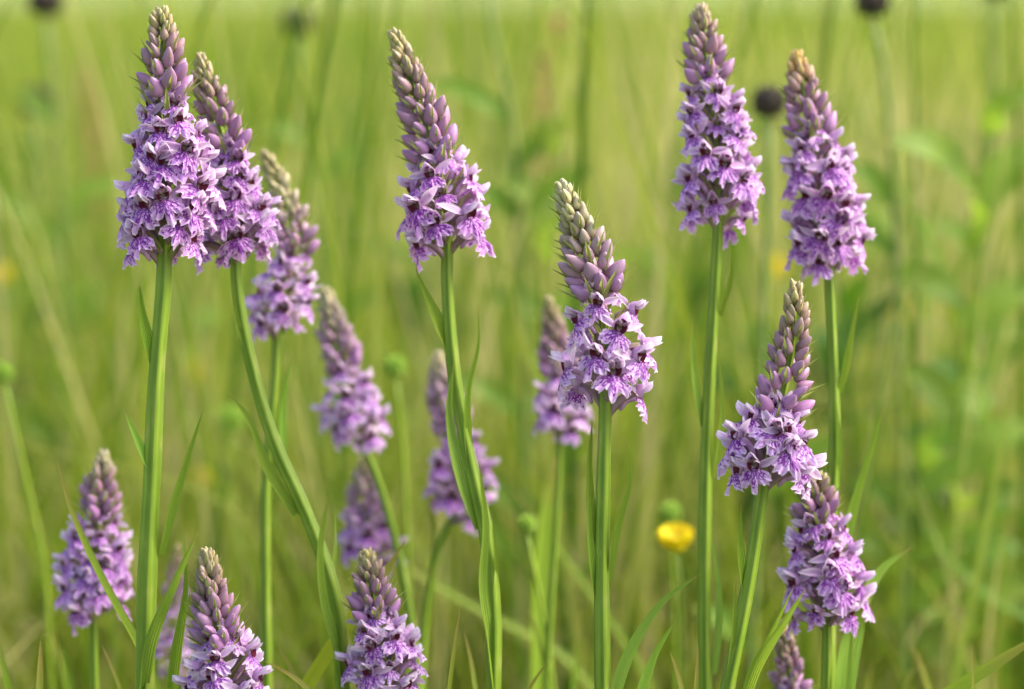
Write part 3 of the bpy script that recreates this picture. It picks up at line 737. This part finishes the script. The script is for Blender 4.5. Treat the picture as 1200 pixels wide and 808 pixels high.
def knapweed(label, px_, py_, wpx, d, stem, seed=0, leaves=True, nleaf=4):
    c = at(px_, py_, d); s = wpx * d / FPX / 2; r_ = random.Random(seed)
    P = down([at(x, y, d) for x, y in stem][::-1]); b = P[0].copy()
    root = empty('knapweed', b, label, 'knapweed', 'knapweed buds on tall stems')
    stalk(root, P + [c - Vector((0, 0, s * .9))], 1.9 * MM, 1.3 * MM, b, col=(0.9, 0.85, 2.2))
    parts = [(*xf(ell(s * .9, s * .9, s * .95, 14, 10), Matrix.Translation(c - b - Vector((0, 0, s * .95)))), 0)]
    for j in range(6):
        for k in range(11):
            v_ = -0.75 + j * 0.3; ph = (k + .5 * (j % 2)) / 11 * 2 * math.pi; rr = math.sqrt(max(0.05, 1 - v_ * v_)) * .92
            dv = Vector((rr * math.cos(ph), rr * math.sin(ph), v_ + .75)).normalized()
            parts.append((*xf(ell(s * .16, s * .10, s * .2, 6, 3, .4), Matrix.Translation(c - b + Vector((rr * math.cos(ph), rr * math.sin(ph), v_)) * s * .95) @ dv.to_track_quat('Z', 'X').to_matrix().to_4x4()), 0))
    for k in range(16):
        ph = k * 2.4; m = Matrix.Translation(c - b + Vector((0, 0, s * .6))) @ Matrix.Rotation(ph, 4, 'Z') @ Matrix.Rotation(R(18), 4, 'Y')
        parts.append((*xf(ell(s * .07, s * .07, s * .35, 5, 3, .5), m), 0))
    v, f, u, mi = join(parts); link('flower_head', new_mesh('knapweed_head', v, f, [M['knap']], u), root)
    for k in range(nleaf):
        i = r_.uniform(.35, .9); q = smooth_path(P + [c], 20)[int(i * 19)]
        ph = r_.uniform(-.5, .5) + (0 if k % 2 else math.pi)
        dv = Vector((math.cos(ph), math.sin(ph), r_.uniform(.5, 1.2))).normalized(); L = r_.uniform(.03, .055)
        pth = smooth_path([q, q + dv * L * .5, q + dv * L + Vector((0, 0, -.008))], 9)
        hwl = [.005 * max(.03, math.sin(math.pi * min(.99, .08 + x * .9))) for x in np.linspace(0, 1, 9)]
        v, f, u = ribbon([p - b for p in pth], hwl, Vector((0, -1, .5)), .3); link('leaf', new_mesh('knapweed_leaf', v, f, [M['leaf']], u), root, None, (.85, .95, 1))
knapweed('dark round knapweed bud between the evenly tapered orchid and the golden tipped one', 901, 121, 35, F0 + 0.34, [(902, 180), (896, 330), (890, 520), (880, 800)], 1, nleaf=2)
knapweed('small dark knapweed bud right of the fullest orchid near the top edge', 349, 28, 32, F0 + 0.7, [(350, 90), (372, 220), (366, 420), (360, 800)], 2)
knapweed('dim knapweed bud near the left edge high up', 41, 121, 34, F0 + 0.75, [(44, 190), (60, 320), (70, 520), (72, 700)], 3)
knapweed('dark knapweed bud cut by the top edge at the right', 1022, 3, 35, F0 + 0.42, [(1030, 50), (1044, 170), (1052, 330), (1058, 560), (1060, 800)], 4, nleaf=6)
knapweed('dark knapweed bud cut by the top edge at the left', 53, 2, 36, F0 + 0.7, [(58, 60), (68, 180), (80, 400), (90, 700)], 5)
knapweed('grey green leafy knapweed reaching the top edge right of the bent bud tip', 570, -30, 30, F0 + 0.5, [(576, 30), (600, 140), (606, 240), (616, 420), (612, 700)], 6, nleaf=9)
knapweed('leafy knapweed at the top right corner', 1165, -14, 26, F0 + 0.6, [(1166, 40), (1160, 160), (1150, 330), (1140, 560), (1136, 760)], 7, nleaf=8)

def sorrel(label, px0, pts, d, seed):
    r_ = random.Random(seed); P = down([at(x, y, d) for x, y in pts][::-1]); b = P[0].copy()
    root = empty('sorrel', b, label, 'sorrel', 'rusty sorrel spikes in the distance'); stalk(root, P, 1.1 * MM, .5 * MM, b, 'sorrel')
    path = smooth_path(P, 60); parts = []
    for k in range(150):
        i = int(r_.uniform(38 if px0 else 44, 59)); q = path[i]; ph = r_.uniform(0, 6.28)
        dv = Vector((math.cos(ph), math.sin(ph), r_.uniform(.2, 1))).normalized(); rr = r_.uniform(.001, .0075) * (1 - (i - 38) / 34)
        parts.append((*xf(ell(.0013, .0007, .0014, 6, 3), Matrix.Translation(q - b + dv * rr) @ dv.to_track_quat('Z', 'X').to_matrix().to_4x4()), 0))
    v, f, u, mi = join(parts); link('seed_cluster', new_mesh('sorrel_seeds', v, f, [M['sorrel']], u), root)
sorrel('rusty sorrel spike near the top edge between the bent bud tip and tapered orchid', 0, [(656, 14), (640, 80), (632, 190), (640, 330), (645, 560)], F0 + 0.7, 1)
sorrel('faint brown sorrel spike at the top left beside the left edge buds', 0, [(100, 70), (112, 200), (110, 420), (104, 700)], F0 + 1.1, 2)

def herb(label, x, y, d, h, n, seed, lw=.007, ll=.05, col=(1, 1, 1)):
    """leafy meadow herb: upright stem with paired oval leaves; x, y = where its top shows"""
    r_ = random.Random(seed); top = at(x, y, d); b = Vector((top.x + r_.uniform(-.01, .01), top.y, 0))
    root = empty('meadow_herb', b, label, 'herb', 'leafy herbs among the far grass')
    P = [b, b.lerp(top, .5) + Vector((r_.uniform(-.01, .01), 0, 0)), top]; stalk(root, P, .0016, .0008, b)
    path = smooth_path(P, 30)
    for k in range(n):
        q = path[int(12 + 17 * (k + .5) / n)]; ph = k * 2.2 + r_.uniform(-.5, .5); L = ll * r_.uniform(.6, 1.1)
        dv = Vector((math.cos(ph), math.sin(ph), r_.uniform(.3, 1.5))).normalized()
        pth = smooth_path([q, q + dv * L * .5, q + dv * L + Vector((0, 0, -.25 * L))], 8)
        hwl = [lw * max(.03, math.sin(math.pi * min(.99, .06 + z * .92))) for z in np.linspace(0, 1, 8)]
        v, f, u = ribbon([p - b for p in pth], hwl, Vector((r_.uniform(-.5, .5), -1, .7)), .25); link('leaf', new_mesh('herb_leaf', v, f, [M['leaf']], u), root, None, jig(col, r_, .12))
herb('bright green leaf tuft in the far grass above the crisp central orchid', 632, 148, F0 + .5, .3, 12, 1, .008, .04, (1.1, 1.2, 1))
herb('broad green herb leaf blurred near the right edge', 1085, 490, F0 + .45, .3, 7, 2, .008, .05, (.75, .95, .9))
herb('dark leafy herb at the right edge halfway up', 1150, 430, F0 + .5, .3, 18, 3, .006, .05, (.45, .66, .9))
herb('green herb with upright leaves below the top right corner', 1155, 120, F0 + .42, .3, 12, 4, .008, .06, (1, 1.15, 1))
herb('low leafy herb left of the thick straight stem near the bottom', 40, 640, F0 + .7, .3, 12, 5, .008, .06, (.9, 1, 1))
herb('leafy herb low behind the bowed stem', 560, 690, F0 + .6, .3, 12, 6, .008, .06, (.9, 1, 1))
herb('leafy herb low in the gap right of the straight pale stem', 1040, 640, F0 + .55, .3, 14, 7, .008, .06, (.8, .95, 1))
herb('greenish herb top glimpsed right of the golden tipped orchid', 1060, 250, F0 + .8, .3, 8, 8, .006, .06, (1.1, 1.2, 1))
herb('dark leafy herb low behind the orchid with the arching leaf', 1120, 560, F0 + .6, .3, 18, 9, .010, .06, (.5, .68, .9))
herb('small green herb below the fullest orchid on its left', 220, 340, F0 + .9, .3, 8, 10, .007, .05, (.8, 1, 1))

# ------------------------------------------------------------------ ground, meadow grass (nobody could count it)
gv, gf, gu = [], [], []
ring = [0.0, 0.4, 0.8, 1.2, 1.8, 2.6, 4, 6, 10, 16, 30, 60, 120, 300, 900, 2500]
for i, r0 in enumerate(ring):
    for k in range(48):
        a = 2 * math.pi * k / 48; x, y = r0 * math.cos(a), r0 * math.sin(a)
        z = max(0, r0 - 60) * 0.012 if r0 > 60 else -0.002 + (0 if r0 < 1.2 or r0 > 20 else 0.012 * math.sin(x * 1.3 + 1) * math.cos(y * .9))
        gv.append((x, y, z if r0 > 60 else min(0, z))); gu.append((x, y))
for i in range(len(ring) - 1):
    for k in range(48):
        a, b = i * 48 + k, i * 48 + (k + 1) % 48; gf.append((a, a + 48, b + 48, b))
g = link('ground', new_mesh('ground', gv, gf, [M['ground']], gu)); tag(g, kind='structure')

def field(x, y):
    """slow patches of greener and drier grass over the meadow"""
    return 0.46 + 0.34 * np.sin(x * 3.1 + y * 0.9 + 1.0) * np.cos(y * 1.1 - x * 0.6) + 0.22 * np.sin(x * 1.3 - 0.45 * y + 2.2)
def grass_mesh(name, X, Y, H, W, tint, lean=0.35, K=4, curl=0.5):
    n = len(X); az = rng.uniform(0, 2 * np.pi, n); la = rng.uniform(0, 2 * np.pi, n)
    ln = np.abs(rng.normal(0, lean, n)) * H; cu = rng.uniform(0.1, curl, n) * H
    base = np.stack([X, Y, np.zeros(n) - 0.003], 1)
    verts = np.zeros((n, 2 * K + 1, 3), dtype=np.float64)
    sx, sy = np.cos(az), np.sin(az)
    for j in range(K + 1):
        t = j / K; wj = W * (1 - t ** 2.2) * 0.5
        cx = base[:, 0] + np.cos(la) * (ln * t + cu * t ** 3); cy = base[:, 1] + np.sin(la) * (ln * t + cu * t ** 3)
        cz = base[:, 2] + H * (t - 0.18 * t ** 3 * (cu / H))
        if j < K:
            verts[:, 2 * j] = np.stack([cx - sx * wj, cy - sy * wj, cz], 1); verts[:, 2 * j + 1] = np.stack([cx + sx * wj, cy + sy * wj, cz], 1)
        else: verts[:, 2 * K] = np.stack([cx, cy, cz], 1)
    m = 2 * K + 1
    tris = []
    for j in range(K - 1):
        a = 2 * j; tris += [(a, a + 1, a + 3), (a, a + 3, a + 2)]
    tris.append((2 * K - 2, 2 * K - 1, 2 * K)); tris = np.array(tris)
    F = (tris[None] + (np.arange(n) * m)[:, None, None]).reshape(-1, 3).astype(np.int32)
    me = bpy.data.meshes.new(name); me.vertices.add(n * m); me.vertices.foreach_set('co', verts.astype(np.float32).ravel())
    me.loops.add(F.size); me.loops.foreach_set('vertex_index', F.ravel())
    me.polygons.add(len(F)); me.polygons.foreach_set('loop_start', np.arange(0, F.size, 3, dtype=np.int32))
    a = me.attributes.new('tint', 'FLOAT', 'POINT'); a.data.foreach_set('value', np.repeat(np.clip(tint, 0, 1), m).astype(np.float32))
    me.materials.append(M['grassy']); me.update(); me.validate()
    return me
def wedge(n, d0, d1, half, power=1.0):
    d = np.exp(rng.uniform(np.log(d0), np.log(d1), n)) if power == 0 else (rng.uniform(d0 ** power, d1 ** power, n)) ** (1 / power)
    a = rng.uniform(-half, half, n); return d * np.tan(a) + rng.uniform(-.1, .1, n), d
# short turf under and around the orchids
X, Y = wedge(9000, 0.25, 1.15, R(24), 1.0)
me = grass_mesh('turf', X, Y, rng.uniform(.03, .15, len(X)), rng.uniform(.002, .004, len(X)), rng.uniform(0, .5, len(X)))
o = link('turf', me); tag(o, 'short green turf around the feet of the orchids', 'grass', kind='stuff')
# the meadow behind
X1, Y1 = wedge(34000, 1.15, 6.0, R(17), 1.1); X2, Y2 = wedge(40000, 6.0, 70.0, R(15), 0.6)
H1 = rng.uniform(.08, .26, len(X1)) + (rng.random(len(X1)) < .06) * .08; H2 = rng.uniform(.14, .34, len(X2))
W1 = .0030 * (1 + Y1 * .12); W2 = .004 * (1 + Y2 * .25)
T1 = field(X1, Y1) * 1.0 + rng.normal(0, .18, len(X1)) - .12 + .25 * np.clip((Y1 - 1.3) / 3, 0, 1); T2 = field(X2 * .6, Y2 * .5) * .6 + .2 + rng.normal(0, .14, len(X2))
me = grass_mesh('meadow_grass', np.r_[X1, X2], np.r_[Y1, Y2], np.r_[H1, H2], np.r_[W1, W2], np.r_[T1, T2])
o = link('meadow_grass', me); tag(o, 'soft yellow green meadow grass filling the background', 'grass', kind='stuff')
# mixed leafy plants low in the meadow, thicker to the right
n_ = 150; ux, uy = wedge(n_, 1.25, 4.2, R(13), 1.0)
keep = (rng.random(n_) < 0.35 + 0.65 * (ux / uy > 0.05)); ux, uy = ux[keep], uy[keep]
UV_, UF_, UT_ = [], [], []
for cx_, cy_ in zip(ux, uy):
    h_ = random.uniform(.12, .30); tc_ = random.choice((0.0, 0.05, 0.15, 0.3, 0.38)); lx_, ly_ = random.uniform(-.05, .05), random.uniform(-.05, .05)
    for q_ in range(34):
        t_ = random.uniform(.25, 1); p_ = Vector((cx_ + lx_ * t_, cy_ + ly_ * t_, h_ * t_)); a_ = random.uniform(0, 6.28)
        d_ = Vector((math.cos(a_), math.sin(a_), random.uniform(.1, 1.4))).normalized(); L_ = random.uniform(.025, .06); s_ = d_.cross(Vector((random.uniform(-.3, .3), -.3, 1))).normalized() * L_ * random.uniform(.10, .2)
        o_ = len(UV_); e_ = Vector((0, 0, -.15 * L_))
        UV_ += [p_, p_ + d_ * L_ * .35 + s_, p_ + d_ * L_ * .35 - s_, p_ + d_ * L_ * .7 + s_ * .8 + e_ * .5, p_ + d_ * L_ * .7 - s_ * .8 + e_ * .5, p_ + d_ * L_ + e_]
        UF_ += [(o_, o_ + 1, o_ + 2), (o_ + 1, o_ + 3, o_ + 4, o_ + 2), (o_ + 3, o_ + 5, o_ + 4)]; UT_ += [max(0, tc_ + random.uniform(-.05, .08))] * 6
me = new_mesh('undergrowth', UV_, UF_, [M['grassy']]); a = me.attributes.new('tint', 'FLOAT', 'POINT'); a.data.foreach_set('value', UT_)
o = link('undergrowth', me); tag(o, 'leafy green undergrowth mixed into the meadow, thickest at the right', 'undergrowth', kind='stuff')
# tall thin culms standing through it
X, Y = wedge(1100, 1.12, 7.0, R(15), 0.4); XN, YN = wedge(440, 1.05, 2.0, R(14), 1.0)
X, Y = np.r_[X, XN], np.r_[Y, YN]; nX = len(XN)
me = grass_mesh('grass_culms', X, Y, rng.uniform(.24, .60, len(X)), np.r_[rng.uniform(.0015, .006, len(X) - nX), rng.uniform(.001, .0028, nX - 110), rng.uniform(.003, .006, 110)], np.r_[rng.uniform(0, 1.0, len(X) - 110), rng.choice([0.0, 0.95, 0.7, 0.1], 110)], lean=.14, K=6, curl=.15)
o = link('grass_culms', me); tag(o, 'tall pale grass culms standing blurred over the meadow', 'grass', kind='stuff')
